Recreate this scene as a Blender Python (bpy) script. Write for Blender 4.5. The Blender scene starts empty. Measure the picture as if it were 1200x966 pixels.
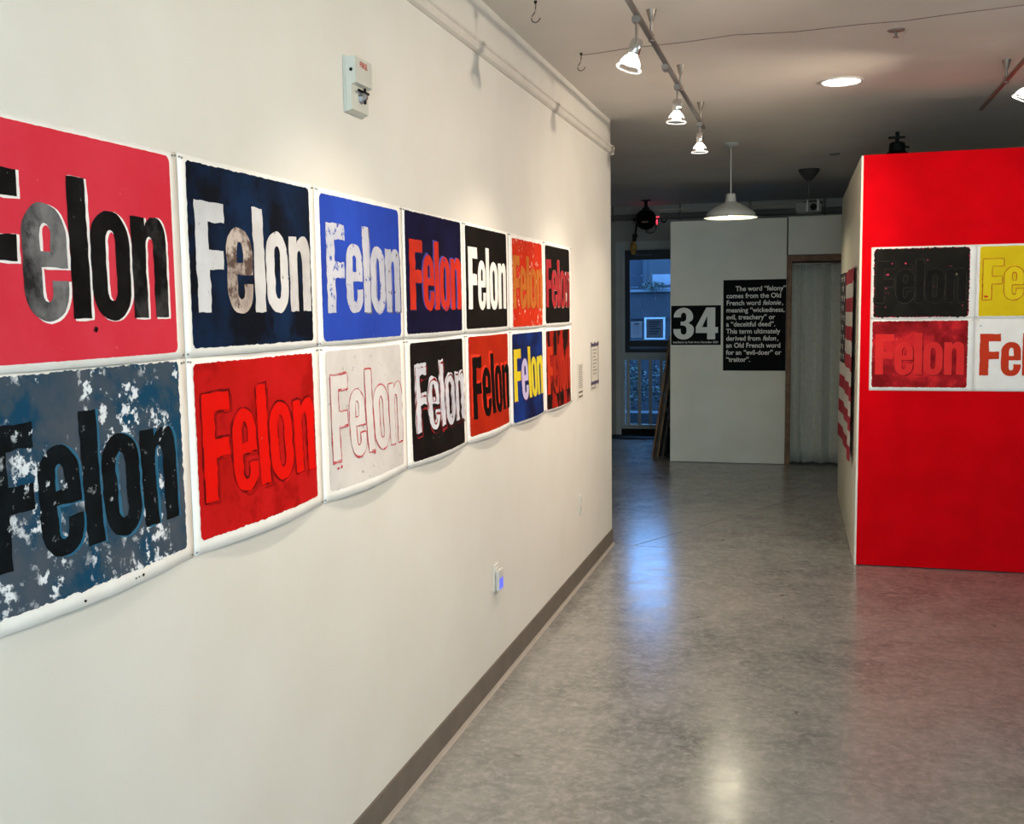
import bpy, bmesh, math, random
from mathutils import Vector, Matrix
from mathutils.geometry import delaunay_2d_cdt

PI = math.pi
S = bpy.context.scene
COL = S.collection

# ------------------------------------------------------------------ camera
F_PX, YAW, PITCH, ROLL = 1224.0, 0.2763, -0.0986, -0.0136
CAM = Vector((1.2763, 0.0, 1.62))
FWD = Vector((-math.sin(YAW) * math.cos(PITCH), math.cos(YAW) * math.cos(PITCH), math.sin(PITCH)))
_r0 = Vector((math.cos(YAW), math.sin(YAW), 0))
_u0 = _r0.cross(FWD)
RGT = math.cos(ROLL) * _r0 + math.sin(ROLL) * _u0
UPV = RGT.cross(FWD)
cam = bpy.data.cameras.new('camera')
cam.sensor_fit = 'HORIZONTAL'
cam.sensor_width = 36.0
cam.lens = 36.0 * F_PX / 1200.0
cam.clip_start = 0.05
cam.clip_end = 200
cam_ob = bpy.data.objects.new('camera', cam)
COL.objects.link(cam_ob)
m = Matrix.Identity(4)
for i in range(3):
    m[i][0], m[i][1], m[i][2], m[i][3] = RGT[i], UPV[i], -FWD[i], CAM[i]
cam_ob.matrix_world = m
S.camera = cam_ob


def at(px, py, axis, val):
    """photo pixel -> point on the world plane axis = val"""
    d = FWD + RGT * ((px - 600) / F_PX) - UPV * ((py - 483) / F_PX)
    t = (val - CAM[axis]) / d[axis]
    return CAM + d * t


# ------------------------------------------------------------------ world, exposure
S.view_settings.view_transform = 'Standard'
S.view_settings.look = 'None'
S.view_settings.exposure = 0.24
S.view_settings.gamma = 1.0
S.view_settings.use_curve_mapping = False
w = bpy.data.worlds.new('dusk_sky')
S.world = w
w.use_nodes = True
w.node_tree.nodes['Background'].inputs[0].default_value = (0.15, 0.44, 1.0, 1)
w.node_tree.nodes['Background'].inputs[1].default_value = 8.5

TRACK_W = 33.0      # watts of each ceiling track lamp
WINDOW_E = 8.6      # radiance of the shaded shop window behind the camera


# ------------------------------------------------------------------ helpers
def lin(h):
    if isinstance(h, str):
        h = h.lstrip('#')
        c = [int(h[i:i + 2], 16) / 255 for i in (0, 2, 4)]
    else:
        c = [v / 255 for v in h]
    return tuple([(v / 12.92 if v <= 0.04045 else ((v + 0.055) / 1.055) ** 2.4) for v in c] + [1.0])


MATS = {}


def nd(nt, typ, x=0, y=0, **kw):
    n = nt.nodes.new(typ)
    n.location = (x, y)
    for k, v in kw.items():
        setattr(n, k, v)
    return n


def mat(name, color, rough=0.5, metal=0.0, spec=0.5, mottle=None, bump=None, emit=None, estr=0.0, coat=0.0):
    """mottle = (colour2, scale, lo, hi); bump = (scale, strength)"""
    if name in MATS:
        return MATS[name]
    mt = bpy.data.materials.new(name)
    mt.use_nodes = True
    nt = mt.node_tree
    b = nt.nodes['Principled BSDF']
    b.inputs['Base Color'].default_value = color
    b.inputs['Roughness'].default_value = rough
    b.inputs['Metallic'].default_value = metal
    b.inputs['Specular IOR Level'].default_value = spec
    b.inputs['Coat Weight'].default_value = coat
    tc = nd(nt, 'ShaderNodeTexCoord', -900, 0)
    if mottle is None:
        mottle = (tuple(c * 0.93 for c in color[:3]) + (1,), 6.0, 0.4, 0.6)
    c2, sc, lo, hi = mottle
    no = nd(nt, 'ShaderNodeTexNoise', -700, 0)
    no.inputs['Scale'].default_value = sc
    no.inputs['Detail'].default_value = 6
    rp = nd(nt, 'ShaderNodeMapRange', -500, 0)
    rp.inputs['From Min'].default_value = lo
    rp.inputs['From Max'].default_value = hi
    mx = nd(nt, 'ShaderNodeMix', -300, 0, data_type='RGBA')
    mx.inputs['A'].default_value = color
    mx.inputs['B'].default_value = c2
    nt.links.new(tc.outputs['Object'], no.inputs['Vector'])
    nt.links.new(no.outputs['Fac'], rp.inputs['Value'])
    nt.links.new(rp.outputs['Result'], mx.inputs['Factor'])
    nt.links.new(mx.outputs['Result'], b.inputs['Base Color'])
    if bump:
        n2 = nd(nt, 'ShaderNodeTexNoise', -700, -300)
        n2.inputs['Scale'].default_value = bump[0]
        n2.inputs['Detail'].default_value = 4
        bp = nd(nt, 'ShaderNodeBump', -300, -300)
        bp.inputs['Strength'].default_value = bump[1]
        bp.inputs['Distance'].default_value = 0.004
        nt.links.new(tc.outputs['Object'], n2.inputs['Vector'])
        nt.links.new(n2.outputs['Fac'], bp.inputs['Height'])
        nt.links.new(bp.outputs['Normal'], b.inputs['Normal'])
    if emit:
        b.inputs['Emission Color'].default_value = emit
        b.inputs['Emission Strength'].default_value = estr
    MATS[name] = mt
    return mt


_inkn = [0]


def ink(a, b, sc=14.0, lo=0.35, hi=0.65, wear=None, amt=0.0, wsc=40.0, rough=0.6, third=None, tamt=0.0, tsc=9.0, stretch=(1, 1, 1), wmask=0.0):
    """printing ink: two mottled colours, an optional third in blotches, worn through to `wear` in flakes"""
    _inkn[0] += 1
    k = _inkn[0]
    mt = bpy.data.materials.new('printing_ink')
    mt.use_nodes = True
    nt = mt.node_tree
    bs = nt.nodes['Principled BSDF']
    bs.inputs['Roughness'].default_value = rough
    bs.inputs['Specular IOR Level'].default_value = 0.06
    tc = nd(nt, 'ShaderNodeTexCoord', -1100, 0)
    mp = nd(nt, 'ShaderNodeMapping', -950, 0)
    mp.inputs['Location'].default_value = (k * 3.71, k * 1.37, k * 7.13)
    mp.inputs['Scale'].default_value = stretch
    nt.links.new(tc.outputs['Object'], mp.inputs['Vector'])

    def noise(scale, l, h, y):
        n = nd(nt, 'ShaderNodeTexNoise', -750, y)
        n.inputs['Scale'].default_value = scale
        n.inputs['Detail'].default_value = 7
        n.inputs['Roughness'].default_value = 0.62
        r = nd(nt, 'ShaderNodeMapRange', -550, y)
        r.inputs['From Min'].default_value = l
        r.inputs['From Max'].default_value = h
        nt.links.new(mp.outputs['Vector'], n.inputs['Vector'])
        nt.links.new(n.outputs['Fac'], r.inputs['Value'])
        return r.outputs['Result']

    def mix(f, ca, cb, x):
        mx = nd(nt, 'ShaderNodeMix', x, 0, data_type='RGBA')
        nt.links.new(f, mx.inputs['Factor'])
        for s, c in (('A', ca), ('B', cb)):
            if isinstance(c, tuple):
                mx.inputs[s].default_value = c
            else:
                nt.links.new(c, mx.inputs[s])
        return mx.outputs['Result']
    c = mix(noise(sc, lo, hi, 0), lin(a), lin(b), -300)
    if third:
        e = 0.66 - 0.32 * tamt
        c = mix(noise(tsc, e, e + 0.07, -250), c, lin(third), -200)
    if wear:
        e = 0.72 - 0.36 * amt
        wf = noise(wsc, e, e + 0.05, -500)
        if wmask:
            mu = nd(nt, 'ShaderNodeMath', -300, -600, operation='MULTIPLY')
            nt.links.new(wf, mu.inputs[0])
            nt.links.new(noise(wmask, .47, .56, -750), mu.inputs[1])
            wf = mu.outputs[0]
        c = mix(wf, c, lin(wear), -100)
    nt.links.new(c, bs.inputs['Base Color'])
    return mt


def obj(name, bm, material, parent=None, smooth=False, solid=0.0):
    me = bpy.data.meshes.new(name)
    if isinstance(bm, bmesh.types.BMesh):
        bmesh.ops.recalc_face_normals(bm, faces=bm.faces)
        bm.to_mesh(me)
        bm.free()
    else:
        me.from_pydata(bm[0], [], bm[1])
    me.materials.append(material)
    if smooth:
        for p in me.polygons:
            p.use_smooth = True
        me.set_sharp_from_angle(angle=math.radians(40))
    o = bpy.data.objects.new(name, me)
    COL.objects.link(o)
    if parent:
        o.parent = parent
    if solid:
        md = o.modifiers.new('thickness', 'SOLIDIFY')
        md.thickness = solid
        md.offset = -1
    return o


def tag(o, label, cat, group=None):
    o['label'] = label
    o['category'] = cat
    if group:
        o['group'] = group
    return o


def thing(name, label, cat, loc=(0, 0, 0), rotz=0.0, group=None):
    o = bpy.data.objects.new(name, None)
    o.empty_display_size = 0.05
    COL.objects.link(o)
    o.location = loc
    o.rotation_euler = (0, 0, rotz)
    return tag(o, label, cat, group)


def struct(o):
    o['kind'] = 'structure'
    return o


def B():
    return bmesh.new()


def bx(bm, lo, hi, bev=0.0):
    v = [bm.verts.new((x, y, z)) for x in (lo[0], hi[0]) for y in (lo[1], hi[1]) for z in (lo[2], hi[2])]
    fs = [bm.faces.new([v[i] for i in q]) for q in ((0, 1, 3, 2), (4, 6, 7, 5), (0, 4, 5, 1), (2, 3, 7, 6), (0, 2, 6, 4), (1, 5, 7, 3))]
    if bev:
        es = list({e for f in fs for e in f.edges})
        bmesh.ops.bevel(bm, geom=es, offset=bev, segments=2, affect='EDGES')
    return bm


def box(lo, hi, bev=0.0):
    return bx(B(), lo, hi, bev)


def prism(bm, pts, d):
    """extrude a planar polygon (3D points) by vector d"""
    a = [bm.verts.new(p) for p in pts]
    b = [bm.verts.new(Vector(p) + Vector(d)) for p in pts]
    n = len(pts)
    bm.faces.new(a)
    bm.faces.new(b[::-1])
    for i in range(n):
        bm.faces.new((a[i], a[(i + 1) % n], b[(i + 1) % n], b[i]))
    return bm


def frame_of(d):
    d = Vector(d).normalized()
    a = Vector((0, 0, 1)) if abs(d.z) < 0.9 else Vector((1, 0, 0))
    s = d.cross(a).normalized()
    return s, d.cross(s), d


def lathe(bm, prof, org=(0, 0, 0), axis=(0, 0, 1), n=24):
    """prof = [(radius, height along axis)]"""
    s, t, d = frame_of(axis)
    org = Vector(org)
    rings = []
    for r, h in prof:
        if r <= 1e-6:
            rings.append([bm.verts.new(org + d * h)])
        else:
            rings.append([bm.verts.new(org + d * h + (s * math.cos(2 * PI * k / n) + t * math.sin(2 * PI * k / n)) * r) for k in range(n)])
    for a, b in zip(rings, rings[1:]):
        if len(a) == 1 and len(b) == 1:
            continue
        for k in range(n):
            k2 = (k + 1) % n
            if len(a) == 1:
                bm.faces.new((a[0], b[k], b[k2]))
            elif len(b) == 1:
                bm.faces.new((a[k], a[k2], b[0]))
            else:
                bm.faces.new((a[k], a[k2], b[k2], b[k]))
    return bm


def rod(bm, a, b, r, n=12):
    a, b = Vector(a), Vector(b)
    L = (b - a).length
    return lathe(bm, [(0, 0), (r, 0), (r, L), (0, L)], a, b - a, n)


def tube(bm, pts, r, n=8):
    pts = [Vector(p) for p in pts]
    rings = []
    for i, p in enumerate(pts):
        d = (pts[min(i + 1, len(pts) - 1)] - pts[max(i - 1, 0)])
        s, t, _ = frame_of(d)
        rings.append([bm.verts.new(p + (s * math.cos(2 * PI * k / n) + t * math.sin(2 * PI * k / n)) * r) for k in range(n)])
    for a, b in zip(rings, rings[1:]):
        for k in range(n):
            bm.faces.new((a[k], a[(k + 1) % n], b[(k + 1) % n], b[k]))
    bm.faces.new(rings[0])
    bm.faces.new(rings[-1][::-1])
    return bm


def text_data(body, size=1.0, bold=0.0, shear=0.0):
    """lettering as flat 2D geometry from the built-in font: (verts, faces, width)"""
    cu = bpy.data.curves.new('lettering', 'FONT')
    cu.body = body
    cu.size = size
    cu.offset = bold
    cu.shear = shear
    cu.resolution_u = 3
    o = bpy.data.objects.new('lettering', cu)
    COL.objects.link(o)
    dg = bpy.context.evaluated_depsgraph_get()
    me = bpy.data.meshes.new_from_object(o.evaluated_get(dg))
    vs = [(v.co.x, v.co.y) for v in me.vertices]
    fs = [tuple(p.vertices) for p in me.polygons]
    bpy.data.objects.remove(o)
    bpy.data.curves.remove(cu)
    bpy.data.meshes.remove(me)
    return vs, fs


def text_obj(name, data, fn, material, parent, scx=1.0, scy=1.0, dx=0.0, dy=0.0):
    vs, fs = data
    return obj(name, ([tuple(fn(x * scx + dx, y * scy + dy)) for x, y in vs], fs), material, parent)


# ------------------------------------------------------------------ materials of the place
M_WALL = mat('cream_wall_paint', lin('#dfdbd2'), 0.75, mottle=(lin('#dbd6cc'), 3, .35, .65), bump=(220, .12))
M_CEIL = mat('ceiling_paint', lin('#e2dad0'), 0.85, mottle=(lin('#dcd3c8'), 2, .35, .65), bump=(60, .08))
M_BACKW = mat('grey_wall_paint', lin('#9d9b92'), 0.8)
M_TRIM = mat('cream_trim_paint', lin('#dad3c8'), 0.6)
M_BASE = mat('taupe_rubber_baseboard', lin('#6f655b'), 0.5, mottle=(lin('#675d54'), 9, .4, .6))
M_RED = mat('red_wall_paint', lin('#d9000f'), 0.75, spec=0.05, mottle=(lin('#cf000c'), 5, .4, .6), bump=(150, .06))
M_PANEL = mat('white_panel_paint', lin('#e6e1d0'), 0.6, mottle=(lin('#e0dbc9'), 3, .4, .6))
M_WOOD = mat('raw_wood', lin('#8a6441'), 0.6, mottle=(lin('#6b4a2e'), 12, .35, .65))
M_WOODD = mat('dark_wood', lin('#4a3524'), 0.6, mottle=(lin('#33241a'), 14, .35, .65))
M_NICKEL = mat('brushed_nickel', lin('#8f857c'), 0.4, metal=0.8)
M_CHROME = mat('chrome', lin('#d8d8d8'), 0.12, metal=1.0)
M_BLACKM = mat('black_metal', lin('#0a0a0a'), 0.65, spec=.2)
M_BLACKP = mat('black_poster', lin('#080909'), 0.7, spec=0.1, mottle=(lin('#0b0c0c'), 20, .4, .6))
M_WHITEP = mat('white_plastic', lin('#dcd9d0'), 0.4)
M_LETTER = mat('white_lettering', lin('#e9e7dd'), 0.6)
M_PAPER = mat('printmaking_paper', lin('#f5f2ec'), 0.8, mottle=(lin('#efebe4'), 12, .35, .65), bump=(120, .1))
M_PIN = mat('steel_pin', lin('#8a8883'), 0.35, metal=0.6)


def concrete():
    mt = bpy.data.materials.new('polished_concrete')
    mt.use_nodes = True
    nt = mt.node_tree
    b = nt.nodes['Principled BSDF']
    tc = nd(nt, 'ShaderNodeTexCoord', -1300, 0)

    def noise(sc, det, lo, hi, y, dist=0.0, rough=0.6):
        n = nd(nt, 'ShaderNodeTexNoise', -1100, y)
        n.inputs['Scale'].default_value = sc
        n.inputs['Detail'].default_value = det
        n.inputs['Roughness'].default_value = rough
        n.inputs['Distortion'].default_value = dist
        r = nd(nt, 'ShaderNodeMapRange', -900, y)
        r.inputs['From Min'].default_value = lo
        r.inputs['From Max'].default_value = hi
        nt.links.new(tc.outputs['Object'], n.inputs['Vector'])
        nt.links.new(n.outputs['Fac'], r.inputs['Value'])
        return n.outputs['Fac'], r.outputs['Result']

    def mix(f, ca, cb, x):
        mx = nd(nt, 'ShaderNodeMix', x, 0, data_type='RGBA')
        nt.links.new(f, mx.inputs['Factor'])
        for s, c in (('A', ca), ('B', cb)):
            if isinstance(c, tuple):
                mx.inputs[s].default_value = c
            else:
                nt.links.new(c, mx.inputs[s])
        return mx.outputs['Result']
    _, big = noise(1.0, 7, .32, .66, 0, .3)
    _, mid = noise(5.0, 12, .40, .72, -250, .35, .74)
    f3, fine = noise(26, 10, .46, .80, -500, .3, .75)
    _, spots = noise(9, 3, .70, .73, -750)
    c = mix(big, lin('#646462'), lin('#8e8b87'), -600)
    c2 = mix(mid, c, lin('#9b9893'), -450)
    c3 = mix(fine, c2, lin('#b0aca6'), -300)
    c4 = mix(spots, c3, lin('#5f5b56'), -150)
    nt.links.new(c4, b.inputs['Base Color'])
    rr = nd(nt, 'ShaderNodeMapRange', -400, -600)
    rr.inputs['To Min'].default_value = 0.18
    rr.inputs['To Max'].default_value = 0.28
    nt.links.new(mid, rr.inputs['Value'])
    nt.links.new(rr.outputs['Result'], b.inputs['Roughness'])
    b.inputs['Specular IOR Level'].default_value = 0.5
    bp = nd(nt, 'ShaderNodeBump', -300, -800)
    bp.inputs['Strength'].default_value = 0.05
    bp.inputs['Distance'].default_value = 0.003
    nt.links.new(f3, bp.inputs['Height'])
    nt.links.new(bp.outputs['Normal'], b.inputs['Normal'])
    return mt


M_CONC = concrete()


def glass_mat():
    mt = bpy.data.materials.new('window_glass')
    mt.use_nodes = True
    nt = mt.node_tree
    nt.nodes.remove(nt.nodes['Principled BSDF'])
    out = nt.nodes['Material Output']
    tr = nd(nt, 'ShaderNodeBsdfTransparent')
    tr.inputs[0].default_value = (0.92, 0.95, 0.97, 1)
    gl = nd(nt, 'ShaderNodeBsdfGlossy')
    gl.inputs['Roughness'].default_value = 0.02
    fr = nd(nt, 'ShaderNodeFresnel')
    fr.inputs[0].default_value = 1.4
    mx = nd(nt, 'ShaderNodeMixShader')
    nt.links.new(fr.outputs[0], mx.inputs[0])
    nt.links.new(tr.outputs[0], mx.inputs[1])
    nt.links.new(gl.outputs[0], mx.inputs[2])
    nt.links.new(mx.outputs[0], out.inputs[0])
    return mt


M_GLASS = glass_mat()


def glow(name, col, s):
    return mat(name, (0.8, 0.8, 0.8, 1), 0.4, emit=col, estr=s)


# ------------------------------------------------------------------ the shell
ZC = 2.852           # ceiling
YE = 6.98            # where the gallery wall stops
YB = 13.05           # back wall
XR = 5.2             # right wall
YF = -3.2            # shop front behind the camera
XA = -2.6            # far side of the space behind the gallery wall
DX0, DX1 = -1.0, 0.0  # back door opening

floor = struct(obj('floor', box((XA - .2, YF - .2, -0.12), (XR + .2, YB, -0.008)), mat('dark_joint', lin('#3a3733'), 0.8)))
ja, jb = at(738, 646, 2, 0), at(914, 594, 2, 0)
JY, g = 6.955, 0.0036
dd = (jb - ja)
ja = Vector((ja.x, JY, 0))
jend = ja + dd * ((YB - JY) / dd.y)
for pts in ([(XA - .2, YF - .2), (XR + .2, YF - .2), (XR + .2, JY - g), (XA - .2, JY - g)],
            [(XA - .2, JY + g), (ja.x - g * 1.2, JY + g), (jend.x - g * 1.2, YB), (XA - .2, YB)],
            [(ja.x + g * 1.2, JY + g), (XR + .2, JY + g), (XR + .2, YB), (jend.x + g * 1.2, YB)]):
    obj('slab', prism(B(), [(x, y, -0.008) for x, y in pts], (0, 0, 0.008)), M_CONC, floor)

ZF = ZC + .012         # the ceiling beyond the gallery wall is a little higher
bm = box((XA - .2, YF - .2, ZC), (XR + .2, YE, ZC + .25))
bx(bm, (XA - .2, YE, ZF), (XR + .2, YB + .2, ZC + .25))
struct(obj('ceiling', bm, M_CEIL))
struct(obj('wall_left', box((-0.16, YF, 0), (0, YE, ZC)), M_WALL))
struct(obj('wall_right', box((XR, YF - .2, 0), (XR + .2, YB + .2, ZF)), M_WALL))
struct(obj('wall_annex', box((XA - .2, YF - .2, 0), (XA, YB + .2, ZF)), M_BACKW))
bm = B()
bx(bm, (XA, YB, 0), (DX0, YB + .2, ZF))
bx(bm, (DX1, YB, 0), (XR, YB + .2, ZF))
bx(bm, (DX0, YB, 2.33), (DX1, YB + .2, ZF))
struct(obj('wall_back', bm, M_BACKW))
# shop front behind the camera, with a wide shaded window
bm = B()
bx(bm, (XA, YF - .2, 0), (0.35, YF, ZC))
bx(bm, (4.6, YF - .2, 0), (XR, YF, ZC))
bx(bm, (0.35, YF - .2, 0), (4.6, YF, 0.5))
bx(bm, (0.35, YF - .2, 2.6), (4.6, YF, ZC))
struct(obj('wall_front', bm, M_WALL))
win = obj('window_1', box((0.35, YF - .12, 0.5), (0.40, YF - .02, 2.6)), M_WHITEP)
struct(win)
for k in range(1, 4):
    x = 0.35 + 4.25 * k / 3
    obj('mullion', box((x - .05, YF - .12, 0.5), (x, YF - .02, 2.6)), M_WHITEP, win)
for k in range(3):
    x = 0.40 + 4.25 * k / 3
    obj('pane', box((x, YF - .08, 0.5), (x + 4.25 / 3 - .05, YF - .07, 2.6)), glow('daylit_window_shade', (0.66, 0.87, 1.0, 1), WINDOW_E), win)

# baseboard with its toe, along the wall and round its end
prof = [(0, .012), (0.006, 0.012), (0.006, 0.104), (0.004, 0.108), (0, 0.108)]
toe = [(0, 0), (.022, 0), (.022, .003), (.014, .006), (.009, .012), (0, .012)]
bb = prism(B(), [(x, YF, z) for x, z in prof], (0, YE + .006 - YF, 0))
prism(bb, [(0.006, YE + x, z) for x, z in prof], (-0.172, 0, 0))
bb = struct(obj('baseboard_left', bb, M_BASE))
tb = prism(B(), [(x, YF, z) for x, z in toe], (0, YE + .006 - YF, 0))
prism(tb, [(0.006, YE + x, z) for x, z in toe], (-0.172, 0, 0))
obj('toe_strip', tb, mat('pale_toe_rubber', lin('#a2998f'), .4), bb)
# picture rail
rp = [(0, 2.627), (0.006, 2.627), (0.018, 2.634), (0.022, 2.645), (0.022, 2.658), (0.030, 2.664), (0.030, 2.672), (0.012, 2.684), (0, 2.690)]
rl = prism(B(), [(x, YF, z) for x, z in rp], (0, YE - YF, 0))
prism(rl, [(0.02, YE + x, z) for x, z in rp], (-0.18, 0, 0))
struct(obj('trim_1', rl, M_TRIM))
# thin caulk line where the rail meets the plaster
# back wall rail
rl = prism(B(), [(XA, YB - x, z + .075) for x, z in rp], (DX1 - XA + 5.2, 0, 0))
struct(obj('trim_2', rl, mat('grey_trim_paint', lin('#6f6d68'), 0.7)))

# ------------------------------------------------------------------ back door
M_DOOR = mat('grey_white_door_paint', lin('#b4b6b0'), 0.5)
M_DKFR = mat('dark_blue_door_frame', lin('#0d1c2a'), 0.4)
door = thing('door_1', '', '')
del door['label'], door['category']
struct(door)
cas = B()
bx(cas, (DX0 - .045, YB - .03, 0), (DX0 + .02, YB + .01, 2.43))
bx(cas, (DX1 - .02, YB - .03, 0), (DX1 + .09, YB + .01, 2.43))
bx(cas, (DX0 + .02, YB - .03, 2.335), (DX1 - .02, YB + .01, 2.43))
obj('casing', cas, M_DOOR, door)
leaf = B()
y0, y1 = YB + .02, YB + .065
bx(leaf, (DX0 + .005, y0, .085), (DX0 + .062, y1, 2.33))
bx(leaf, (DX1 - .062, y0, .085), (DX1 - .005, y1, 2.33))
bx(leaf, (DX0 + .062, y0, 2.325), (DX1 - .062, y1, 2.33))
bx(leaf, (DX0 + .062, y0, .96), (DX1 - .062, y1, 1.05))
bx(leaf, (DX0 + .062, y0, .085), (DX1 - .062, y1, .142))
obj('leaf', leaf, M_DOOR, door)
fr = B()
xa, xb = DX0 + .062, DX1 - .062
bx(fr, (xa, y0 + .005, 1.05), (xa + .062, y1 - .005, 2.325))
bx(fr, (xb - .062, y0 + .005, 1.05), (xb, y1 - .005, 2.325))
bx(fr, (xa + .062, y0 + .005, 2.205), (xb - .062, y1 - .005, 2.325))
bx(fr, (xa + .062, y0 + .005, 1.05), (xb - .062, y1 - .005, 1.205))
sash = obj('sash', fr, M_DKFR, door)
obj('pane', box((xa + .062, y0 + .02, 1.205), (xb - .062, y0 + .026, 2.205)), M_GLASS, sash)
obj('ledge', box((xa + .062, y0 - .012, 1.095), (xb - .062, y0 + .005, 1.125)), mat('blue_grey_metal', lin('#5f7f9c'), 0.4), sash)
obj('closer_bar', box((xa + .12, y0 - .012, 2.25), (xa + .33, y0 + .005, 2.275)), mat('dim_steel', lin('#3b4850'), 0.5), sash)
obj('pane', box((xa, y0 + .028, .142), (xb, y0 + .034, .96)), M_GLASS, door)
for k in range(7):
    x = -0.914 + .1375 * k + (0.0 if k else -.005)
    obj('bar', box((x, y0 + .006, .142), (x + .038, y0 + .026, .96)), M_DOOR, door)
obj('threshold', box((DX0, YB - .005, 0), (DX1, YB + .08, .083)), M_BLACKM, door)
mat_ob = obj('doormat', box((-1.35, 12.70, 0), (0.02, YB - .035, .014), .004), mat('black_rubber', lin('#070707'), 0.9))
tag(mat_ob, 'flat black rubber doormat on the concrete before the barred glass door', 'doormat')

# notices on the glass
def thin_paper(name, col, tr):
    mt = bpy.data.materials.new(name)
    mt.use_nodes = True
    nt = mt.node_tree
    nt.nodes.remove(nt.nodes['Principled BSDF'])
    no = nd(nt, 'ShaderNodeTexNoise')
    no.inputs['Scale'].default_value = 25
    cr = nd(nt, 'ShaderNodeMix', data_type='RGBA')
    cr.inputs['A'].default_value = col
    cr.inputs['B'].default_value = tuple(c * .9 for c in col[:3]) + (1,)
    nt.links.new(no.outputs['Fac'], cr.inputs['Factor'])
    a, b, mx = nd(nt, 'ShaderNodeBsdfDiffuse'), nd(nt, 'ShaderNodeBsdfTranslucent'), nd(nt, 'ShaderNodeMixShader')
    mx.inputs[0].default_value = tr
    nt.links.new(cr.outputs['Result'], a.inputs[0])
    nt.links.new(cr.outputs['Result'], b.inputs[0])
    nt.links.new(a.outputs[0], mx.inputs[1])
    nt.links.new(b.outputs[0], mx.inputs[2])
    nt.links.new(mx.outputs[0], nt.nodes['Material Output'].inputs[0])
    return mt


M_NOTE = thin_paper('thin_pale_paper', lin('#b4b8bc'), .30)
n1 = thing('notice', 'plain pale paper notice on the door glass beside a framed notice', 'notice', (-.795, y0 + .018, 1.235))
obj('sheet', ([(-.072, 0, 0), (.072, 0, 0), (.072, 0, .205), (-.072, 0, .205)], [(0, 1, 2, 3)]), M_NOTE, n1)
obj('heading', box((-.03, -.002, .165), (.035, -.0013, .182)), mat('grey_print', lin('#3c4f66'), .7), n1)
for k in range(5):
    obj('text_line', box((-.045, -.002, .14 - k * .022), (.04 - .01 * (k % 2), -.0013, .147 - k * .022)), mat('pale_print', lin('#8098b4'), .7), n1)
n2 = thing('notice', 'dark printed notice in a bright white frame on the door glass', 'notice', (-.566, y0 + .018, 1.213))
obj('sheet', ([(-.105, 0, .02), (.105, 0, .02), (.105, 0, .255), (-.105, 0, .255)], [(0, 1, 2, 3)]), thin_paper('printed_paper', lin('#8a8e94'), .16), n2)
f2 = ([(x, 0, z) for x, z in ((-.131, 0), (.131, 0), (.131, .277), (-.131, .277), (-.105, .02), (.105, .02), (.105, .25), (-.105, .25))],
      [(0, 1, 5, 4), (1, 2, 6, 5), (2, 3, 7, 6), (3, 0, 4, 7)])
obj('frame', f2, thin_paper('thin_white_frame', lin('#f2f4f4'), .85), n2)
for k in range(6):
    obj('text_line', box((-.07, -.002, .215 - k * .03), (.07 - .02 * (k % 3), -.0013, .227 - k * .03)), mat('blue_print', lin('#23384f'), .7), n2)

# ------------------------------------------------------------------ outside the back door
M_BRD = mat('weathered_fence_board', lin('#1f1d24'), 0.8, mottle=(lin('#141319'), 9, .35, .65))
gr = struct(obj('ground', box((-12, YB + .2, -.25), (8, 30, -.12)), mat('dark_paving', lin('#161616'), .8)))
fence = thing('board_fence', 'dark vertical board fence outside the back door glass', 'fence', (0, 17.0, -.12))
random.seed(5)
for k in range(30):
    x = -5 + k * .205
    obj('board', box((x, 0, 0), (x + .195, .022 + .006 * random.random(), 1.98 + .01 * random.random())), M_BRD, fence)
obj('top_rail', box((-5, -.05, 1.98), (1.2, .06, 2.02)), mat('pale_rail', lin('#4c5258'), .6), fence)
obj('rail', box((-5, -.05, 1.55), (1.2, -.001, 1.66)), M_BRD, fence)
hs = thing('house', 'blue-grey sided house beyond the board fence outside', 'house', (0, 19.0, -.12))
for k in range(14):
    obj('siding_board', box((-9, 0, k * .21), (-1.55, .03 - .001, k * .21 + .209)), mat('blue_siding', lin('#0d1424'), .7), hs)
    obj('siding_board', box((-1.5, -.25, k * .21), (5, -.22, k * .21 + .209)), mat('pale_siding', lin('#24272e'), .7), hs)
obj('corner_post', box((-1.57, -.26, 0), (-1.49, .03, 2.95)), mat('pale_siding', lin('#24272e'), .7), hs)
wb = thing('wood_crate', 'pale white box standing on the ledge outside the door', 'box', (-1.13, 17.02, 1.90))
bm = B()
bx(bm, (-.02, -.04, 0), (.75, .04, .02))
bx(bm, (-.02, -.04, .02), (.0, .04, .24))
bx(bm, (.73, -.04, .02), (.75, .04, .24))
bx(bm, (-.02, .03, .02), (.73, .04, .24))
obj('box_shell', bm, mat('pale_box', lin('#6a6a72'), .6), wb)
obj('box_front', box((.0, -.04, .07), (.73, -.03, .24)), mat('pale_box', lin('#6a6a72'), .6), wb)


def leaf_cloud(name, c, ext, n, size, material, parent, seed):
    random.seed(seed)
    vs, fs = [], []
    for _ in range(n):
        while True:
            p = Vector((random.uniform(-1, 1), random.uniform(-1, 1), random.uniform(-1, 1)))
            if p.length < 1:
                break
        q = Vector((c[0] + p.x * ext[0], c[1] + p.y * ext[1], c[2] + p.z * ext[2]))
        a = Vector((random.gauss(0, 1), random.gauss(0, 1), random.gauss(0, 1))).normalized()
        s, t, _d = frame_of(a)
        L, W = size * random.uniform(.6, 1.2), size * .35
        i = len(vs)
        vs += [tuple(q - s * L), tuple(q + t * W), tuple(q + s * L), tuple(q - t * W)]
        fs.append((i, i + 1, i + 2, i + 3))
    return obj(name, (vs, fs), material, parent)


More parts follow.
